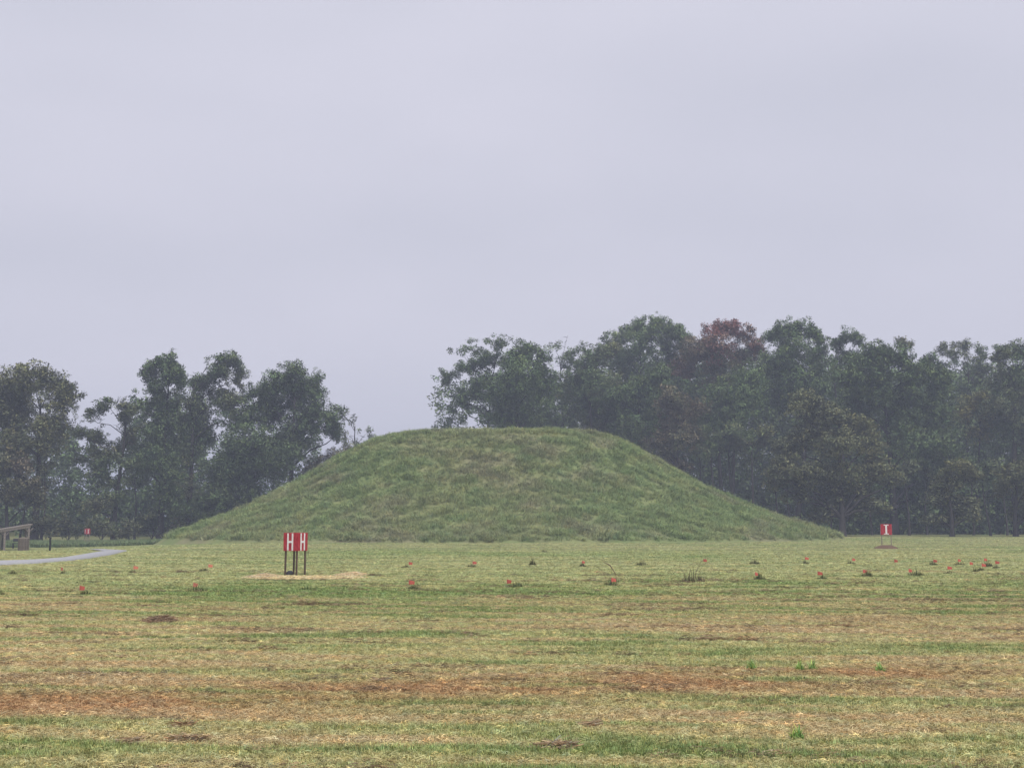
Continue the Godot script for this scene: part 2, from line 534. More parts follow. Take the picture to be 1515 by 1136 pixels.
# ---------------------------------------------------------------- scene
func _ready() -> void:
	rng.seed = 20251
	for q in [[na, 3], [nb, 8], [nc, 21]]:
		q[0].seed = q[1]
		q[0].frequency = 0.01
		q[0].noise_type = FastNoiseLite.TYPE_SIMPLEX_SMOOTH
		q[0].fractal_octaves = 3

	# camera
	var cam := Camera3D.new()
	cam.name = "camera"
	cam.position = Vector3(0, EYE, 0)
	cam.rotation.x = PITCH
	cam.fov = rad_to_deg(2.0 * atan(568.0 / F))
	cam.near = 0.1
	cam.far = 6000.0
	add_child(cam)
	cam.current = true

	# overcast sky: even grey with soft, wide cloud
	var env := Environment.new()
	env.background_mode = Environment.BG_SKY
	var W := 512
	var img := Image.create(W, W / 2, false, Image.FORMAT_RGBAF)
	var sn := FastNoiseLite.new()
	sn.seed = 5
	sn.frequency = 1.0
	sn.fractal_octaves = 4
	for y in W / 2:
		for x in W:
			var th := (x + 0.5) / W * TAU
			var ph := (0.5 - (y + 0.5) / (W / 2)) * PI
			var d := Vector3(sin(th) * cos(ph), sin(ph) * 2.4, cos(th) * cos(ph))
			var n := sn.get_noise_3d(d.x * 2.4, d.y * 3.0, d.z * 2.4)
			var k := 1.045 + 0.08 * n
			img.set_pixel(x, y, Color(0.299 * k * (1.0 + 0.012 * n), 0.301 * k, 0.350 * k * (1.0 - 0.008 * n), 1))
	var pan := PanoramaSkyMaterial.new()
	pan.panorama = ImageTexture.create_from_image(img)
	pan.energy_multiplier = 1.0
	var sky := Sky.new()
	sky.sky_material = pan
	env.sky = sky
	env.tonemap_mode = Environment.TONE_MAPPER_LINEAR
	env.tonemap_exposure = 2.1
	env.sdfgi_enabled = true
	env.ssao_enabled = true
	env.ssil_enabled = true
	env.fog_enabled = true
	env.fog_density = 0.0014
	env.fog_light_color = Color(0.82, 0.86, 0.95)
	var we := WorldEnvironment.new()
	we.name = "environment"
	we.environment = env
	add_child(we)

	# veiled sun, high behind the camera's right shoulder
	var sun := DirectionalLight3D.new()
	sun.name = "sun"
	sun.light_energy = 0.5
	sun.light_angular_distance = 50.0
	sun.light_color = Color(1.0, 0.975, 0.94)
	sun.shadow_enabled = true
	sun.rotation_degrees = Vector3(-58, 25, 0)
	add_child(sun)

	# materials
	M.leaf = tinted(0.75, 0.25, 0.35)
	M.blade = tinted(0.8, 0.25, 0.0)
	M.bark = noisy(lin(0.030, 0.027, 0.025), lin(0.065, 0.059, 0.053), 0.03, Vector3(1.5, 0.3, 1.5))
	M.red = noisy(lin(0.31, 0.022, 0.032), lin(0.45, 0.055, 0.065), 0.02, Vector3(2, 1, 2), 0.6)
	M.white = noisy(lin(0.70, 0.70, 0.70), lin(0.84, 0.84, 0.83), 0.03, Vector3(3, 3, 3), 0.6)
	M.wood_brown = noisy(lin(0.075, 0.050, 0.037), lin(0.15, 0.105, 0.078), 0.03, Vector3(6, 0.8, 6))
	M.wood_grey = noisy(lin(0.15, 0.13, 0.112), lin(0.27, 0.24, 0.215), 0.03, Vector3(3, 0.6, 3))
	M.wood_pale = noisy(lin(0.22, 0.195, 0.15), lin(0.32, 0.29, 0.235), 0.03, Vector3(5, 0.8, 5))
	M.wood_dull = noisy(lin(0.10, 0.085, 0.07), lin(0.19, 0.165, 0.14), 0.03, Vector3(6, 0.8, 6))
	M.flag = mat(lin(0.56, 0.13, 0.10), 0.5)
	M.flag.cull_mode = BaseMaterial3D.CULL_DISABLED
	M.flag_faded = mat(lin(0.62, 0.22, 0.15), 0.6)
	M.flag_faded.cull_mode = BaseMaterial3D.CULL_DISABLED
	M.wire = mat(lin(0.22, 0.21, 0.20), 0.5)
	M.stalk = mat(lin(0.20, 0.15, 0.10))
	M.stone = noisy(lin(0.045, 0.045, 0.05), lin(0.11, 0.11, 0.12), 0.04, Vector3(3, 3, 3))
	M.soil = noisy(lin(0.095, 0.062, 0.042), lin(0.17, 0.118, 0.08), 0.04, Vector3(1, 1, 1))
	M.path = noisy(lin(0.27, 0.275, 0.29), lin(0.40, 0.405, 0.42), 0.05, Vector3(0.5, 0.5, 0.5))
	M.dark = mat(lin(0.03, 0.032, 0.034), 0.6)

	build_ground()
	build_mound()
	build_path()
	make_leaf_clusters()
	build_woods()
	build_trees()
	build_objects()
	build_grass()

func build_ground() -> void:
	# one sheet: a finer middle whose colour map follows the mowing, and plain pasture out to the horizon
	var X0 := -120.0
	var X1 := 120.0
	var Z0 := -176.0
	var Z1 := 16.0
	var W := 1024
	var H := 1024
	var img := Image.create(W, H, false, Image.FORMAT_RGB8)
	for j in H:
		var z := lerpf(Z0, Z1, (j + 0.5) / H)
		for i in W:
			var x := lerpf(X0, X1, (i + 0.5) / W)
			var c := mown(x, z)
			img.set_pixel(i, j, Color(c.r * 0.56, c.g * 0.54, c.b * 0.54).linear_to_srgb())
	var m := mat(Color.WHITE, 0.95, 0.15)
	m.albedo_texture = ImageTexture.create_from_image(img)
	m.texture_repeat = false
	var s := st()
	s.set_smooth_group(0)
	var nx := 96
	var nz := 96
	for j in nz:
		for i in nx:
			var q := []
			for e in [[0, 0], [1, 0], [1, 1], [0, 1]]:
				var u: float = (i + e[0]) / float(nx)
				var v: float = (j + e[1]) / float(nz)
				var x := lerpf(X0, X1, u)
				var z := lerpf(Z0, Z1, v)
				q.append([Vector3(x, field_y(x, z), z), Vector2(u, v)])
			for k in [0, 1, 2, 0, 2, 3]:
				s.set_uv(q[k][1])
				s.add_vertex(q[k][0])
	s.generate_normals()
	var mesh := s.commit()
	mesh.surface_set_material(0, m)
	var o := st()
	o.set_smooth_group(0)
	var B := 2600.0
	for r in [[-B, -B, B, Z0], [-B, Z1, B, B], [-B, Z0, X0, Z1], [X1, Z0, B, Z1]]:
		quad(o, Vector3(r[0], 0, r[1]), Vector3(r[2], 0, r[1]), Vector3(r[2], 0, r[3]), Vector3(r[0], 0, r[3]))
	o.generate_normals()
	o.commit(mesh)
	mesh.surface_set_material(1, noisy(lin(0.17, 0.19, 0.08), lin(0.26, 0.25, 0.12), 0.02, Vector3(0.05, 0.05, 0.05)))
	var g := MeshInstance3D.new()
	g.name = "ground"
	g.mesh = mesh
	add_child(g)
	tag(g, "wide mown field of green and straw coloured grass", "field", "", "structure")

const M_GREEN := Color(0.200, 0.268, 0.105)
const M_OLIVE := Color(0.248, 0.278, 0.126)
const M_BROWN := Color(0.245, 0.236, 0.150)
const M_LIGHT := Color(0.295, 0.335, 0.138)
func mound_color(x: float, y: float, z: float) -> Color:
	var a := na.get_noise_3d(x * 5.0, y * 11.0, z * 5.0)
	var b := nb.get_noise_3d(x * 12.0, y * 34.0, z * 12.0)
	var d := nc.get_noise_3d(x * 30.0, y * 80.0, z * 30.0)
	var c := M_GREEN.lerp(M_OLIVE, smoothstep(-0.5, 0.5, a + d * 0.7 + b * 0.3))
	c = c.lerp(M_BROWN, smoothstep(-0.05, 0.6, b + d * 0.5 + a * 0.3) * 0.55)
	c = c.lerp(M_LIGHT, smoothstep(0.0, 0.6, d - b * 0.5) * 0.5)
	return c

func build_mound() -> void:
	var s := st()
	s.set_smooth_group(0)
	var n := 190
	var half := 36.0
	var pts := []
	for j in n + 1:
		for i in n + 1:
			var x := MC.x + lerpf(-half, half, i / float(n))
			var z := MC.y + lerpf(-half, half, j / float(n)) * 0.84
			pts.append(Vector3(x, mound_y(x, z), z))
	for j in n:
		for i in n:
			var k := j * (n + 1) + i
			if mound_r(pts[k].x, pts[k].z) > 35.6: continue
			for e in [k, k + 1, k + n + 2, k, k + n + 2, k + n + 1]:
				var p: Vector3 = pts[e]
				s.set_color(mound_color(p.x, p.y, p.z) * Color(0.85, 0.8, 0.85))
				s.add_vertex(p)
	s.generate_normals()
	var o := obj("mound", s.commit(), tinted(0.95, 0.15))
	tag(o, "large flat topped earthen mound covered in long rough grass", "mound", "", "structure")
	# long grass over it
	var bags := [Bag.new(), Bag.new(), Bag.new()]
	for k in 120000:
		var x := MC.x + rng.randf_range(-34.4, 34.4)
		var z := MC.y + rng.randf_range(-29.0, 29.0)
		var r := mound_r(x, z)
		if r > 32.6: continue
		if z < MC.y - 9.0 and rng.randf() < 0.7: continue
		var y := mound_y(x, z)
		if r > 31.8: y = maxf(y, field_y(x, z))
		var big := nc.get_noise_2d(x * 34.0, z * 52.0)
		var h := rng.randf_range(0.6, 1.1) * (0.95 + big * 0.8)
		var out := Vector3(x - MC.x, 0, (z - MC.y) * 1.4).normalized()     # the grass lies over down the slope
		var b := Basis(Vector3.UP, rng.randf() * TAU).rotated(Vector3.UP.cross(out).rotated(Vector3.UP, rng.randfn() * 0.6), rng.randf_range(0.1, 0.85) * smoothstep(6.0, 13.0, r))
		b = b.scaled(Vector3(1, 1, 1) * clampf(h, 0.45, 1.7))
		bags[rng.randi() % 3].add(b, Vector3(x, y - 0.03, z), jitter(mound_color(x, y, z), 0.2, 0.06))
	var lab := ["matted long grass covering the slopes of the mound", "arching taller grass blades growing over the mound", "loose thin grass stems on the mound's slopes"]
	var meshes := [tuft(30, 0.26, 0.2, 0.45, 0.03, 1.35, 1.1), tuft(24, 0.2, 0.25, 0.55, 0.026, 1.1, 1.3), tuft(18, 0.26, 0.22, 0.5, 0.018, 0.8, 1.1)]
	for k in 3: scatter("mound_grass", meshes[k], M.blade, bags[k], lab[k], "grass")

func build_path() -> void:
	# the walk, laid as a strip that follows the field
	var left := [[-60, 833], [0, 831], [50, 829.4], [95, 826], [122, 821.5], [150, 816.6], [172, 814.6]]
	var right := [[-60, 840], [0, 836.4], [50, 834.2], [100, 830.2], [135, 826], [168, 820.5], [187, 815.6]]
	var s := st()
	s.set_smooth_group(0)
	for k in left.size() - 1:
		for j in 4:
			var t0 := j / 4.0
			var t1 := (j + 1) / 4.0
			var p := []
			for e in [[left, t0], [left, t1], [right, t1], [right, t0]]:
				p.append(on_ground(lerpf(e[0][k][0], e[0][k + 1][0], e[1]), lerpf(e[0][k][1], e[0][k + 1][1], e[1])) + Vector3(0, 0.06, 0))
			quad(s, p[0], p[1], p[2], p[3])
			quad(s, p[3], p[2], p[2] - Vector3(0, 0.1, 0), p[3] - Vector3(0, 0.1, 0))
	var q := [on_ground(130, 813.4), on_ground(150, 813.2), on_ground(172, 814.5), on_ground(152, 816.0)]
	for k in 4: q[k].y += 0.055
	quad(s, q[0], q[1], q[2], q[3])
	s.generate_normals()
	var o := obj("path", s.commit(), M.path)
	tag(o, "pale grey paved walk curving past the shelter", "path", "", "structure")

# ---------------------------------------------------------------- wood behind, one mass
const DEEP := Color(0.150, 0.212, 0.095)
const MID := Color(0.170, 0.240, 0.105)
const OLIVE := Color(0.280, 0.298, 0.138)
const BROWN := Color(0.262, 0.222, 0.150)
const LEAFY := Color(0.185, 0.270, 0.104)
const FRESH := Color(0.240, 0.312, 0.135)
const REDDISH := Color(0.320, 0.125, 0.115)
const YELLOW := Color(0.365, 0.345, 0.122)
const DULL := Color(0.225, 0.245, 0.135)

func build_woods() -> void:
	var cr := Crown.new()
	# [px from, px to, py top, py bottom, depth from, depth to, clusters]
	for a in [[-140, 330, 735, 796, 150, 175, 1300], [-140, 120, 640, 760, 160, 185, 700], [95, 300, 660, 770, 150, 180, 500], [190, 300, 590, 680, 160, 185, 260], [180, 470, 640, 780, 160, 185, 800], [640, 1050, 560, 760, 170, 190, 1100],
			[1010, 1240, 690, 796, 160, 186, 900], [1000, 1280, 560, 690, 165, 190, 900], [1220, 1700, 690, 797, 140, 175, 2600], [1230, 1700, 560, 720, 160, 185, 2600], [870, 1240, 525, 610, 172, 190, 900], [735, 960, 560, 650, 165, 185, 900], [930, 1750, 545, 790, 190, 225, 3200], [1130, 1750, 600, 797, 150, 190, 1800]]:
		for k in int(a[6]):
			var d := rng.randf_range(a[4], a[5])
			var px := rng.randf_range(a[0], a[1])
			var py: float = lerpf(a[2], a[3], rng.randf()) + nb.get_noise_1d(px * 4.0) * 25.0
			var p := at(px, py, d)
			if p.y < 0.2: p.y = rng.randf_range(0.2, 1.5)
			put_cluster(cr, p, rng.randf_range(0.6, 1.15) * (1.0 if d < 190.0 else 1.6), 0.9, jitter(DEEP.lerp(MID, clampf(nb.get_noise_2d(px * 3.0, py * 3.0) + 0.5, 0, 1)), 0.2, 0.05), Vector3(rng.randfn(), rng.randfn(), rng.randfn()).normalized())
	var o := obj("woodland", crown_mesh(cr), M.leaf)
	tag(o, "dark undergrowth and far foliage between the tree trunks", "woodland", "", "stuff")

func build_trees() -> void:
	var G := "trees along the edge of the field"
	tree("oak_tree", "broad olive brown tree standing behind the open shelter", "tree", 132, 50, OLIVE, DULL, 1.0, 0.85, [[45,560,24],[15,570,25],[80,568,20],[100,587,16],[30,605,33],[80,620,28],[10,645,33],[-30,600,38],[60,655,28],[-60,640,35],[20,690,28]], G, 0.4)
	tree("shade_tree", "brownish low branching tree right behind the shelter roof", "tree", 127, 8, BROWN, DULL, 0.9, 0.8, [[15,690,26],[38,715,20],[-22,700,33],[10,735,20],[55,740,14],[-60,730,30]], G, 0.22)
	tree("open_tree", "thin see-through tree with tiered level branches near the shelter", "tree", 134, 167, DULL, MID, 0.82, 0.55, [[120,640,15],[195,630,12],[172,592,13],[150,600,14],[192,607,11],[130,616,13],[172,628,15],[145,648,18],[190,652,12],[160,672,20],[125,680,15],[188,690,13],[150,700,16],[170,735,18],[140,750,18]], G, 0.26)
	tree("tall_tree", "tall dense dark green tree next to the thin see-through tree", "tree", 138, 234, MID, DEEP, 0.95, 0.9, [[252,536,14],[225,545,13],[250,560,20],[212,566,11],[268,560,11],[235,588,27],[205,602,14],[245,628,30],[228,668,30],[245,705,24],[212,690,18],[250,745,20]], G, 0.36)
	tree("forked_tree", "tall tree with two knobbly crown tips over a hollow centre", "tree", 142, 276, MID, DULL, 0.9, 0.9, [[309,532,8],[343,531,12],[330,545,13],[352,553,12],[315,553,12],[300,575,14],[335,580,20],[300,600,19],[284,560,9],[345,610,22],[300,638,22],[278,660,20],[262,715,18],[285,742,16],[275,592,15],[262,622,14],[290,620,14]], G, 0.32)
	tree("round_tree", "broad rounded dark tree above the mound's shoulder on the shelter side", "tree", 144, 430, MID, DEEP, 1.1, 0.9, [[432,553,19],[465,560,12],[405,570,19],[380,585,17],[440,590,30],[400,610,30],[465,602,18],[360,620,24],[487,625,16],[440,640,28],[500,642,11],[415,665,26]], G, 0.4)
	tree("dense_tree", "low dense bushy tree hugging the mound's foot on the shelter side", "tree", 140, 350, MID, DEEP, 1.1, 0.85, [[370,660,33],[400,690,33],[345,700,28],[428,672,22],[320,740,26],[370,740,28],[290,762,20],[330,690,26],[345,775,20],[300,790,14]], G, 0.3)
	tree("wispy_tree", "wispy thin branched tree tip touching the mound's shoulder on the shelter side", "tree", 152, 522, DULL, MID, 0.5, 0.9, [[505,612,9],[520,620,10],[541,642,9],[551,652,7],[516,645,11],[497,602,7],[530,660,12],[508,670,14]], G, 0.16)
	tree("brown_bush", "brown leaved bushy tree against the mound's slope on the shelter side", "shrub", 146, 490, BROWN, DULL, 0.95, 0.7, [[470,690,21],[500,676,18],[530,666,14],[455,705,14],[490,700,18],[520,690,16]], G, 0.18)
	tree("distant_tree", "small far tree tip showing just over the mound's flat top", "tree", 175, 635, DULL, MID, 0.5, 0.8, [[628,634,6],[641,633,6],[635,642,9],[650,645,8],[618,646,8]], G, 0.16)
	tree("airy_tree", "airy tree with separate leaf bunches at the end of the tree line beside open sky", "tree", 158, 712, MID, LEAFY, 0.80, 0.9, [[720,560,16],[725,620,16],[680,520,13],[705,515,13],[740,507,12],[664,550,10],[690,545,15],[715,535,15],[735,525,11],[700,575,13],[680,590,11],[664,622,9],[690,610,15],[712,600,14],[660,563,7]], G, 0.28)
	tree("leafy_tree", "compact leafy green tree behind the mound's flat top", "tree", 152, 772, LEAFY, MID, 1.1, 0.9, [[775,520,16],[755,535,16],[800,525,14],[770,558,26],[740,580,22],[800,570,24],[750,615,24],[792,615,28]], G, 0.34)
	tree("feathery_tree", "feathery light tree top standing above the leafy green tree", "tree", 170, 843, FRESH, MID, 0.5, 0.85, [[840,496,10],[825,510,9],[858,510,8],[843,521,13],[830,536,12],[858,535,10]], G, 0.2)
	tree("mixed_tree", "brown tinged green tree between the feathery and the pale trees", "tree", 155, 880, MID, DULL, 1.0, 0.9, [[865,541,20],[890,526,16],[906,516,10],[850,570,24],[890,570,26],[870,608,28],[910,620,28]], G, 0.34)
	tree("pale_tree", "pale hazy green tree top beside the red leaved one", "tree", 172, 955, FRESH, LEAFY, 1.0, 0.95, [[965,481,16],[936,491,16],[905,504,12],[990,489,16],[950,514,26],[1008,498,14],[920,530,20],[985,530,26],[1020,520,18]], G, 0.36)
	tree("shadowy_tree", "dark bluish green tree behind the mound's shoulder toward sign I", "tree", 150, 948, DEEP, MID, 1.1, 0.9, [[950,590,36],[930,630,28],[960,640,28],[910,590,26],[975,560,20],[930,660,20]], G, 0.36)
	tree("red_tree", "tree with rusty red autumn crown among green ones", "tree", 162, 1070, REDDISH, REDDISH.lerp(BROWN, 0.6), 1.0, 0.95, [[1048,490,11],[1075,484,12],[1100,491,12],[1120,510,12],[1060,514,22],[1030,520,20,BROWN],[1095,524,22,BROWN],[1010,545,18,DULL],[1060,550,25,DULL],[1125,530,10,BROWN],[1062,482,6],[1089,479,6],[1112,490,6]], G, 0.32)
	tree("plain_tree", "plain mid green tree right below the red crown", "tree", 152, 1082, MID, LEAFY, 1.05, 0.9, [[1070,588,28],[1100,598,26],[1050,610,22],[1112,560,22],[1080,630,22]], G, 0.32)
	tree("purplish_tree", "purplish brown tree leaning over the mound's slope toward sign I", "tree", 147, 1002, BROWN, DULL, 0.95, 0.8, [[990,590,18],[1000,620,25],[970,650,18],[1010,650,22],[974,666,20],[1000,690,18],[1030,602,18],[1035,640,14]], G, 0.24)
	tree("slender_tree", "slender bare stemmed tree above the mound's slope toward sign I", "tree", 147, 1063, DULL, MID, 0.9, 0.7, [[1060,655,16],[1045,668,12],[1078,640,16]], G, 0.17)
	tree("slender_tree", "slender bare stemmed tree above the mound's slope toward sign I", "tree", 149, 1088, MID, DULL, 0.9, 0.7, [[1085,645,18],[1100,660,14],[1072,660,12]], G, 0.2)
	tree("slender_tree", "slender bare stemmed tree above the mound's slope toward sign I", "tree", 146, 1112, MID, OLIVE, 0.9, 0.7, [[1110,648,18],[1130,640,16],[1120,670,12]], G, 0.2)
	tree("slender_tree", "slender bare stemmed tree above the mound's slope toward sign I", "tree", 150, 1040, DULL, MID, 0.9, 0.7, [[1040,640,14],[1030,665,12]], G, 0.15)
	tree("domed_tree", "tall domed green tree next to the red crown", "tree", 156, 1180, LEAFY, MID, 1.1, 0.92, [[1165,487,14],[1195,486,14],[1140,500,12],[1214,505,11],[1175,518,26],[1208,535,18],[1145,540,20],[1180,570,28],[1150,592,20],[1215,575,12]], G, 0.4)
	tree("narrow_tree", "narrow green tree top peeping beside the tall domed tree", "tree", 160, 1256, MID, LEAFY, 0.9, 0.9, [[1255,494,10],[1241,510,10],[1270,505,10],[1255,530,16],[1275,535,14]], G, 0.24)
	tree("massive_tree", "massive dark green tree filling the wood behind the letter I sign", "tree", 142, 1325, MID, DEEP, 1.1, 0.9, [[1300,521,16],[1275,531,18],[1330,526,16],[1250,562,23],[1300,565,32],[1350,560,24],[1375,536,12],[1390,570,20],[1330,610,32],[1270,600,28],[1380,620,28],[1350,660,28],[1400,660,24],[1370,700,24],[1350,735,22]], G, 0.45)
	tree("straggly_tree", "straggly tree tip poking out above the massive dark tree", "tree", 158, 1335, DULL, MID, 0.5, 0.8, [[1334,503,7],[1322,503,5],[1348,510,6],[1337,514,8],[1330,525,10]], G, 0.18)
	tree("spiky_tree", "spiky topped tree over a yellowing one", "tree", 165, 1425, MID, DULL, 0.85, 0.9, [[1430,512,11],[1395,514,7],[1450,520,10],[1425,535,18],[1455,545,14],[1400,540,11],[1440,570,18]], G, 0.3)
	tree("yellowing_tree", "yellowing olive tree tucked under the spiky topped tree", "tree", 150, 1448, YELLOW, OLIVE, 0.95, 0.85, [[1440,592,15],[1462,590,12],[1430,612,15],[1470,612,14],[1450,640,16]], G, 0.24)
	tree("edge_tree", "heavy dark tree beside the yellowing olive tree", "tree", 145, 1505, MID, DULL, 1.05, 0.9, [[1500,516,14],[1480,526,12],[1522,520,18],[1495,560,24],[1535,565,28],[1480,600,22],[1512,640,32],[1560,600,34],[1550,540,22],[1580,640,34]], G, 0.42)
	tree("drooping_tree", "wide olive tree with drooping tiered boughs in front of the wood", "tree", 128, 1245, OLIVE, DULL, 1.25, 0.55, [[1190,588,16],[1175,610,18],[1215,605,18],[1240,620,20],[1275,625,18],[1200,645,26],[1240,660,28],[1285,660,23],[1165,660,20],[1160,698,20],[1200,700,26],[1250,705,28],[1300,700,24],[1322,710,15],[1180,735,18],[1225,740,20],[1270,735,22],[1300,750,14],[1145,715,13],[1215,765,14],[1260,765,12]], G, 0.34)
	tree("tiered_tree", "smaller olive tree with tiered boughs sweeping down beyond the letter I sign", "tree", 127, 1408, OLIVE, DULL, 1.25, 0.5, [[1420,690,17],[1400,715,18],[1440,705,13],[1385,740,16],[1420,745,20],[1442,765,11],[1405,770,13],[1380,768,11]], G, 0.22)
	tree("bushy_tree", "bushy low tree under the heavy dark tree", "tree", 128, 1505, DULL, OLIVE, 0.95, 0.6, [[1495,700,20],[1522,720,23],[1485,730,15],[1510,760,16],[1540,690,24],[1560,740,25],[1600,720,30]], G, 0.24)
	# low shrubs at the wood's edge on the shelter side
	var k := 0
	for a in [[60, 770, 18, 128, DULL], [100, 775, 16, 134, DEEP], [150, 772, 18, 130, DEEP], [190, 778, 15, 136, DULL], [225, 770, 18, 138, MID], [265, 780, 13, 139, DULL]]:
		tree("shrub", "low dull shrub in the shade under the trees near the shelter", "shrub", a[3], a[0], a[4], DULL, 0.8, 0.8, [[a[0], a[1], a[2]], [a[0] - 14, a[1] + 10, a[2] * 0.7], [a[0] + 15, a[1] + 9, a[2] * 0.7]], "low shrubs under the trees", 0.06)
		k += 1
	# stems standing in the shade
	for a in [[30, 131], [62, 130], [200, 141], [1150, 140], [1170, 145], [1205, 141], [1230, 136], [1290, 138], [1345, 136], [1372, 140], [1440, 137], [1465, 133], [1490, 138]]:
		tree("young_tree", "thin young tree standing in the dark under the wood's canopy", "tree", a[1], a[0], DEEP, DULL, 0.7, 0.8, [[a[0] + 3, 690, 11], [a[0] - 6, 708, 9], [a[0] + 8, 715, 8]], "thin young trees in the shade", 0.11)

func build_objects() -> void:
	# the sign with the letter H on each side of its box
	var w := on_ground(436, 851.5)
	box_sign("red box sign with white letter H on each face on four posts", w, deg_to_rad(-27.0), 0.545, 0.575, 0.79, "H", M.wood_brown)
	w = on_ground(1312.5, 811)
	var look := atan2(-w.x, -w.z)
	box_sign("red box sign with a white letter I standing on bare soil", w, look + 0.02, 0.66, 0.66, 0.83, "I", M.wood_pale)
	w = at(128, 799, 118)
	w.y = field_y(w.x, w.z)
	box_sign("small faraway red and white letter sign on posts before the dark trees", w, deg_to_rad(45.0), 0.40, 0.52, 1.12, "I", M.wood_pale)
	# bare soil heaped round the posts of sign I
	var c := on_ground(1311, 811.5)
	var s := st()
	s.set_smooth_group(0)
	var rings := []
	for k in 7:
		var ring := []
		for j in 22:
			var a := TAU * j / 22
			var r := k / 6.0
			var rr := r * (0.86 + 0.22 * na.get_noise_2d(cos(a) * 90.0, sin(a) * 90.0))
			ring.append(Vector3(cos(a) * rr * 1.0, 0.22 * (1.0 - r * r) + 0.03 * nb.get_noise_2d(cos(a) * r * 300.0, sin(a) * r * 300.0) - (0.03 if k == 6 else 0.0), sin(a) * rr * 0.8))
		rings.append(ring)
	for k in 6:
		for j in 22:
			quad(s, rings[k][j], rings[k][(j + 1) % 22], rings[k + 1][(j + 1) % 22], rings[k + 1][j])
	s.generate_normals()
	var soil := obj("soil_heap", s.commit(), M.soil)
	soil.position = c
	tag(soil, "low heap of bare brown soil round the posts of the letter I sign", "soil")
	# dark stone under sign H
	var stone := CSGSphere3D.new()
	stone.name = "stone"
	stone.radius = 0.115
	stone.radial_segments = 7
	stone.rings = 4
	stone.smooth_faces = false
	stone.material = M.stone
	add_child(stone)
	stone.position = on_ground(427, 851.5) + Vector3(0, 0.07, -0.12)
	stone.scale = Vector3(1.1, 0.8, 0.8)
	stone.rotation = Vector3(0.3, 0.5, 0.2)
	tag(stone, "dark grey stone lying between the posts of the letter H sign", "stone")
	straw_pile("straw_heap", "straw heap with brown shadows on the stone's side of the letter H sign", 389, 854.5, 58, 0.17, 0.6, Color(0.66, 0.54, 0.35), 2400)
	straw_pile("straw_heap", "arched straw heap lying apart from the letter H sign's posts", 519, 851.5, 46, 0.18, 0.5, Color(0.66, 0.53, 0.34), 2000)
	straw_pile("straw_heap", "thin pale straw spread under the posts of the letter H sign", 455, 855, 170, 0.07, 0.95, Color(0.70, 0.58, 0.34), 8000)
	straw_pile("hay_clump", "dark brown clump of matted hay lying alone on the mown grass", 234, 920, 42, 0.24, 0.25, Color(0.27, 0.19, 0.125), 1500)
	for a in [[188, 1099, 13], [268, 1075, 14], [872, 1074, 9], [822, 1106, 50], [562, 1008, 11], [275, 1096, 45]]:
		straw_pile("hay_wad", "small dark wad of cut hay in the rough foreground stubble", a[0], a[1], a[2], 0.05, 0.07, Color(0.33, 0.245, 0.155), int(a[2]) * 9)
		get_child(get_child_count() - 1).set_meta("group", "wads of cut hay in the stubble")

	# pin flags: [px, flag py, base py, faded]
	var G1 := "pin flags in the front row"
	var G2 := "pin flags in the back row"
	var G3 := "pin flags grouped where the rows meet"
	for a in [[115, 873, 880, 0], [288, 868, 875, 1], [603, 862, 871, 0], [750, 860, 870, 0], [903, 859, 867, 0], [1117, 849, 859, 0], [1211, 848, 857, 0], [1277, 846, 853, 0], [1347, 844, 852, 0]]:
		var said := "small red pin flag in the row just in front of sign H"
		if a[3]: said = "pinkish red pin flag upright in the middle of its dark weed clump"
		elif a[0] == 903: said = "red pin flag standing below two arching seed stalks"
		pin_flag(a[0], a[1], a[2], said, G1, a[3] == 1)
	for a in [[90, 844, 849, 1], [196, 840, 847, 1], [306, 838, 844, 1]]:
		pin_flag(a[0], a[1], a[2], "faded orange pin flag in the row between the paved walk and sign H", G2, true)
	for a in [[605, 835, 840], [699, 833, 839], [862, 834, 838], [1036, 829, 835], [1191, 826, 834], [1259, 828, 834], [1325, 831, 836], [1382, 830, 836]]:
		pin_flag(a[0], a[1], a[2], "bare red pin flag without any weeds in the back row" if a[0] in [1036, 1325] else "small red pin flag over weeds in the back row nearer to the mound", G2, false)
	for a in [[1404, 840, 848], [1419, 829, 836], [1438, 834, 840], [1450, 836, 845], [1458, 828, 838], [1477, 832, 842]]:
		pin_flag(a[0], a[1], a[2], "small red pin flag in the cluster closing the two rows", G3, false)

	var DG := Color(0.075, 0.095, 0.035)
	var DB := Color(0.095, 0.075, 0.045)
	for a in [[-4, 880, 24, 6], [126, 879.5, 22, 6], [292, 875.5, 30, 8], [455, 873, 28, 6], [610, 871.5, 18, 6], [764, 869, 26, 8], [1125, 858, 18, 9], [1217, 857, 16, 6], [1284, 853, 18, 8], [1356, 852, 26, 9]]:
		var said := "dark uncut weed clump at the foot of a front row flag"
		if a[0] == 455: said = "dark weed clump without a flag right in front of sign H"
		elif a[0] == 292: said = "dark weed clump with a pinkish flag rising from its middle"
		elif a[0] < 0: said = "dark weed clump without a flag at the end of the front row"
		weed(a[0], a[1], a[2], a[3], DG, said, "weed clumps in the front row")
	weed(904, 866.5, 24, 8, DG, "weed clump with two tall arching seed stalks beside a red flag", "", 2)
	weed(1026, 861, 40, 14, DB, "large brownish weed clump with bristly stems and no flag", "", 5)
	var said := {18: "small weed clump without a flag close to the paved walk", 788: "upright wispy weed tuft without a flag in the back row", 949: "dark leafy weed clump without a flag in the back row", 1117: "grey green weed clump without a flag next to the front row's turn", 805: "tiny weed patch alone between the back row and the mound"}
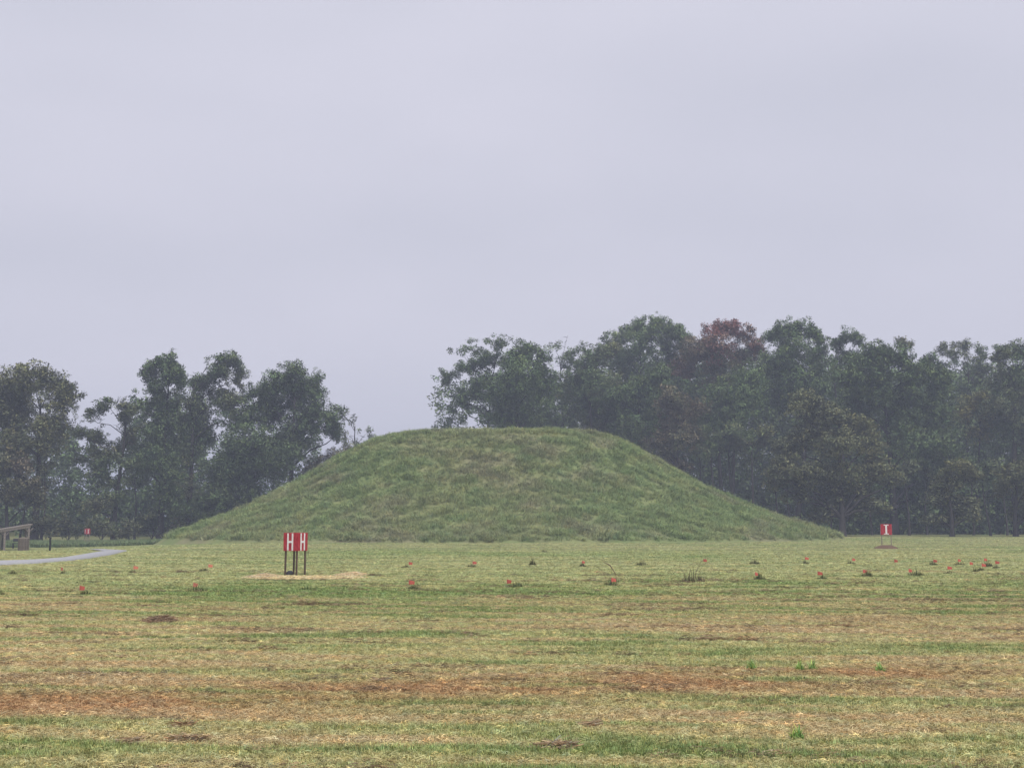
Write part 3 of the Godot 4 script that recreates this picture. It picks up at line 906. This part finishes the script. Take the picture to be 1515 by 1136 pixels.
	for a in [[18, 849.5, 16, 5], [93, 849, 12, 4], [195, 847.5, 12, 4], [300, 845, 14, 5], [600, 840, 16, 4], [698, 839, 16, 5], [788, 836, 10, 8], [862, 838.5, 12, 5], [949, 836.5, 18, 7], [1117, 834.5, 16, 7], [1192, 834, 12, 4], [1259, 834.5, 14, 4], [1381, 836, 14, 5], [1420, 835.8, 18, 4], [1405, 848.5, 18, 3], [1444, 846.5, 12, 5], [1452, 844.5, 12, 5], [1462, 838.5, 16, 7], [1475, 841, 12, 5], [805, 817, 12, 3]]:
		weed(a[0], a[1], a[2], a[3], DG.lerp(DB, 0.35), said.get(a[0], "small uncut weed clump in the cluster of flags closing the rows" if a[0] > 1400 else "small uncut weed clump at the foot of a back row flag"), "weed clumps in the back row")
	for a in [[1112, 991, 16, 4], [1184, 992, 14, 5], [1202, 992, 12, 6], [1302, 994, 14, 4], [1180, 1094, 22, 7]]:
		weed(a[0], a[1], a[2], a[3], Color(0.28, 0.42, 0.13), "bright green weed tuft in the rusty mown stubble", "bright green tufts in the stubble")

	build_shelter()
	# small dark post by the walk
	var p := on_ground(73, 815)
	var t := thing("marker_post", "short dark post with a slanted cap beside the shelter", "post", p)
	obj("stake", box_mesh(Vector3(0, 0.36, 0), Vector3(0.09, 0.80, 0.09), Basis(), 0.01), M.dark, t)
	obj("cap", box_mesh(Vector3(-0.03, 0.80, 0), Vector3(0.20, 0.06, 0.16), Basis(Vector3(0, 0, 1), -0.5), 0.008), M.dark, t)

func build_shelter() -> void:
	var w := on_ground(20, 813.5)
	var k := absf(w.z) / F
	var t := thing("shelter", "open timber shelter with a sloping grey roof on posts", "shelter", w, 0.45)
	# roof slopes down away from the field's middle; measured from its foot
	var slope := 0.17
	var rb := Basis(Vector3(0, 0, 1), slope)
	var top := 37.5 * k
	obj("roof", box_mesh(Vector3(-18 * k, top - 7.0 * k, -1.0), Vector3(84 * k, 0.10, 3.3), rb, 0.01), M.wood_grey, t)
	for z in [0.55, -2.55]:
		obj("beam", box_mesh(Vector3(-18 * k, top - 9.4 * k, z), Vector3(78 * k, 0.16, 0.12), rb, 0.01), M.wood_brown if z < 0 else M.wood_grey, t)
	for e in [[18.5, 0.5], [18.5, -2.5], [-14.0, 0.5], [-14.0, -2.5], [-48.0, 0.5], [-48.0, -2.5]]:
		var x: float = e[0] * k
		var h := top - 9.4 * k + tan(slope) * (x + 18 * k) - 0.05
		obj("post", box_mesh(Vector3(x, h * 0.5 - 0.1, e[1]), Vector3(0.15, h + 0.2, 0.15), Basis(), 0.012), M.wood_grey, t)
		for q in [-1, 1]:
			obj("brace", box_mesh(Vector3(x + q * 0.17, h - 0.22, e[1]), Vector3(0.07, 0.46, 0.08), Basis(Vector3(0, 0, 1), -q * 0.75), 0.006), M.wood_grey, t)
	# things inside
	var b := thing("litter_bin", "brown slatted litter bin at the shelter's corner post", "bin", on_ground(36, 814.0) + Vector3(0, 0, 0.3))
	for j in 12:
		var a := TAU * j / 12
		obj("slat", box_mesh(Vector3(sin(a) * 0.34, 0.44, cos(a) * 0.34), Vector3(0.165, 0.86, 0.03), Basis(Vector3.UP, a), 0.004), M.wood_dull, b)
	obj("liner", tube_mesh([Vector3(0, 0.03, 0), Vector3(0, 0.80, 0)], [0.30, 0.30], 14), M.dark, b)
	b.get_node("liner").material_override = M.dark
	obj("rim", tube_mesh([Vector3(0, 0.87, 0), Vector3(0, 0.93, 0), Vector3(0, 1.0, 0)], [0.37, 0.37, 0.22], 16), M.wood_dull, b)
	var p := on_ground(20, 812.0) + Vector3(0, 0, -0.8)
	var bench := thing("picnic_bench", "dark low bench under the shelter roof", "bench", p, 0.12)
	obj("seat", box_mesh(Vector3(0, 0.46, 0), Vector3(0.95, 0.06, 0.38), Basis(), 0.008), M.dark, bench)
	obj("backrest", box_mesh(Vector3(0, 0.74, -0.19), Vector3(0.95, 0.26, 0.04), Basis(Vector3(1, 0, 0), -0.15), 0.008), M.dark, bench)
	for x in [-0.4, 0.4]:
		for z in [-0.15, 0.15]: obj("leg", box_mesh(Vector3(x, 0.2, z), Vector3(0.06, 0.46, 0.06), Basis(), 0.006), M.dark, bench)
	var i := thing("notice_board", "pale notice board standing at the shelter's far end", "board", on_ground(-7, 813.5) + Vector3(0, 0, 0.1), 0.12)
	obj("panel", box_mesh(Vector3(0, 0.75, 0.04), Vector3(0.85, 1.1, 0.04), Basis(), 0.006), mat(lin(0.5, 0.48, 0.46)), i)
	for x in [-0.36, 0.36]: obj("post", box_mesh(Vector3(x, 0.62, -0.02), Vector3(0.07, 1.4, 0.07), Basis(), 0.006), M.wood_brown, i)

func build_grass() -> void:
	# short mown grass: dense where near, thinner tufts further off
	var near := [Bag.new(), Bag.new(), Bag.new()]
	var cut := [Bag.new(), Bag.new()]
	var heaps := Bag.new()
	var z := -6.6
	# bands of depth with their own spacing
	for e in [[6.4, 12.0, 620.0], [12.0, 18.0, 430.0], [18.0, 28.0, 230.0], [28.0, 45.0, 95.0], [45.0, 70.0, 38.0], [70.0, 124.0, 10.0]]:
		var d0: float = e[0]
		var d1: float = e[1]
		var half := d1 * 0.47 + 2.5
		var n := int((d1 - d0) * 2.0 * half * e[2])
		var big := clampf(sqrt(620.0 / e[2]) * 0.6, 0.9, 2.0)
		for k in n:
			var d := rng.randf_range(d0, d1)
			var x := rng.randf_range(-half, half)
			if absf(x) > d * 0.47 + 2.5: continue
			if d > 80 and not is_open(x, -d): continue
			if d > 34 and d < 42 and pow((x + 6.3) / 1.9, 2.0) + pow((d - 37.3) / 0.95, 2.0) < rng.randf_range(0.5, 1.1): continue
			if d > 70 and d < 78 and pow(x - 22.8, 2.0) + pow(d - 74.0, 2.0) < 1.2: continue
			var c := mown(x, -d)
			var lush := clampf((c.g - c.r) * 9.0 + 0.35, 0.0, 1.0)
			var y := field_y(x, -d)
			var b := Basis(Vector3.UP, rng.randf() * TAU)
			if rng.randf() < 0.56 + 0.35 * lush:
				var s := rng.randf_range(0.6, 1.15) * (0.75 + 0.55 * lush)
				near[rng.randi() % 3].add(b.scaled(Vector3(big, s, big) * 1.0), Vector3(x, y, -d), jitter(c, 0.29, 0.08))
			else:
				var s := rng.randf_range(0.7, 1.3)
				cut[rng.randi() % 2].add(b.scaled(Vector3(s * big, s, s * big)), Vector3(x, y, -d), jitter(c.lerp(STRAW, 0.25), 0.29, 0.08))
	# clumps of cut hay left in lines by the mower
	for k in 24000:
		var d := lerpf(7.0, 44.0, pow(rng.randf(), 1.25))
		var x := rng.randf_range(-1, 1) * (d * 0.47 + 2.0)
		var v := -d - 0.045 * x + na.get_noise_2d(x * 1.3, -d * 1.3) * 0.9
		var line := nb.get_noise_2d(x * 26.0, v * 130.0) + 0.55 * na.get_noise_2d(x * 3.0 + 40.0, v * 40.0)
		if line < 0.33: continue
		var s := rng.randf_range(0.3, 0.9) * (0.6 + line) * lerpf(0.65, 1.15, smoothstep(8.0, 22.0, d))
		var b := Basis(Vector3.UP, rng.randfn() * 0.25).scaled(Vector3(s * rng.randf_range(0.9, 2.0), s * 1.3, s))
		heaps.add(b, Vector3(x, field_y(x, -d), -d), jitter(Color(0.205, 0.148, 0.092), 0.5, 0.08))
	var lab := ["short stubbly mown grass blades over the field", "short upright grass of the mown field", "thin mown grass tufts across the field"]
	var meshes := [tuft(16, 0.055, 0.025, 0.06, 0.0055, 0.8, 0.9), tuft(12, 0.05, 0.03, 0.075, 0.005, 0.6, 0.9), tuft(18, 0.065, 0.02, 0.05, 0.005, 1.0, 0.8)]
	for k in 3: scatter("lawn_grass", meshes[k], M.blade, near[k], lab[k], "grass")
	var lab2 := ["dry pale clippings lying flat over the mown grass", "loose straw coloured cut stems strewn over the field"]
	var m2 := [litter(22, Vector3(0.07, 0.022, 0.06), 0.025, 0.065, 0.0042, 0.3), litter(18, Vector3(0.085, 0.026, 0.06), 0.03, 0.08, 0.0036, 0.4)]
	for k in 2: scatter("grass_clippings", m2[k], M.blade, cut[k], lab2[k], "clippings")
	scatter("hay_wisps", litter(60, Vector3(0.13, 0.06, 0.06), 0.03, 0.09, 0.0045, 0.6), M.blade, heaps, "brown wisps of cut hay left in lines by the mower", "hay")
	# rough verge below the trees on the shelter side, and the uncut strip at the wood's edge
	var rough := Bag.new()
	for k in 26000:
		var d := rng.randf_range(104.0, 128.0)
		var px := rng.randf_range(-120, 300)
		var p := at(px, 800, d)
		if d < lerpf(110.0, 113.0, clampf(px / 230.0, 0, 1)) or not is_open(p.x, p.z): continue
		rough.add(Basis(Vector3.UP, rng.randf() * TAU).scaled(Vector3.ONE * rng.randf_range(0.7, 1.3)), Vector3(p.x, field_y(p.x, p.z), p.z), jitter(Color(0.125, 0.195, 0.085).lerp(Color(0.19, 0.225, 0.11), rng.randf()), 0.2, 0.06))
	scatter("verge_grass", tuft(24, 0.26, 0.2, 0.5, 0.03, 0.8, 1.1), M.blade, rough, "uncut darker green grass bank between the field and the trees", "grass")
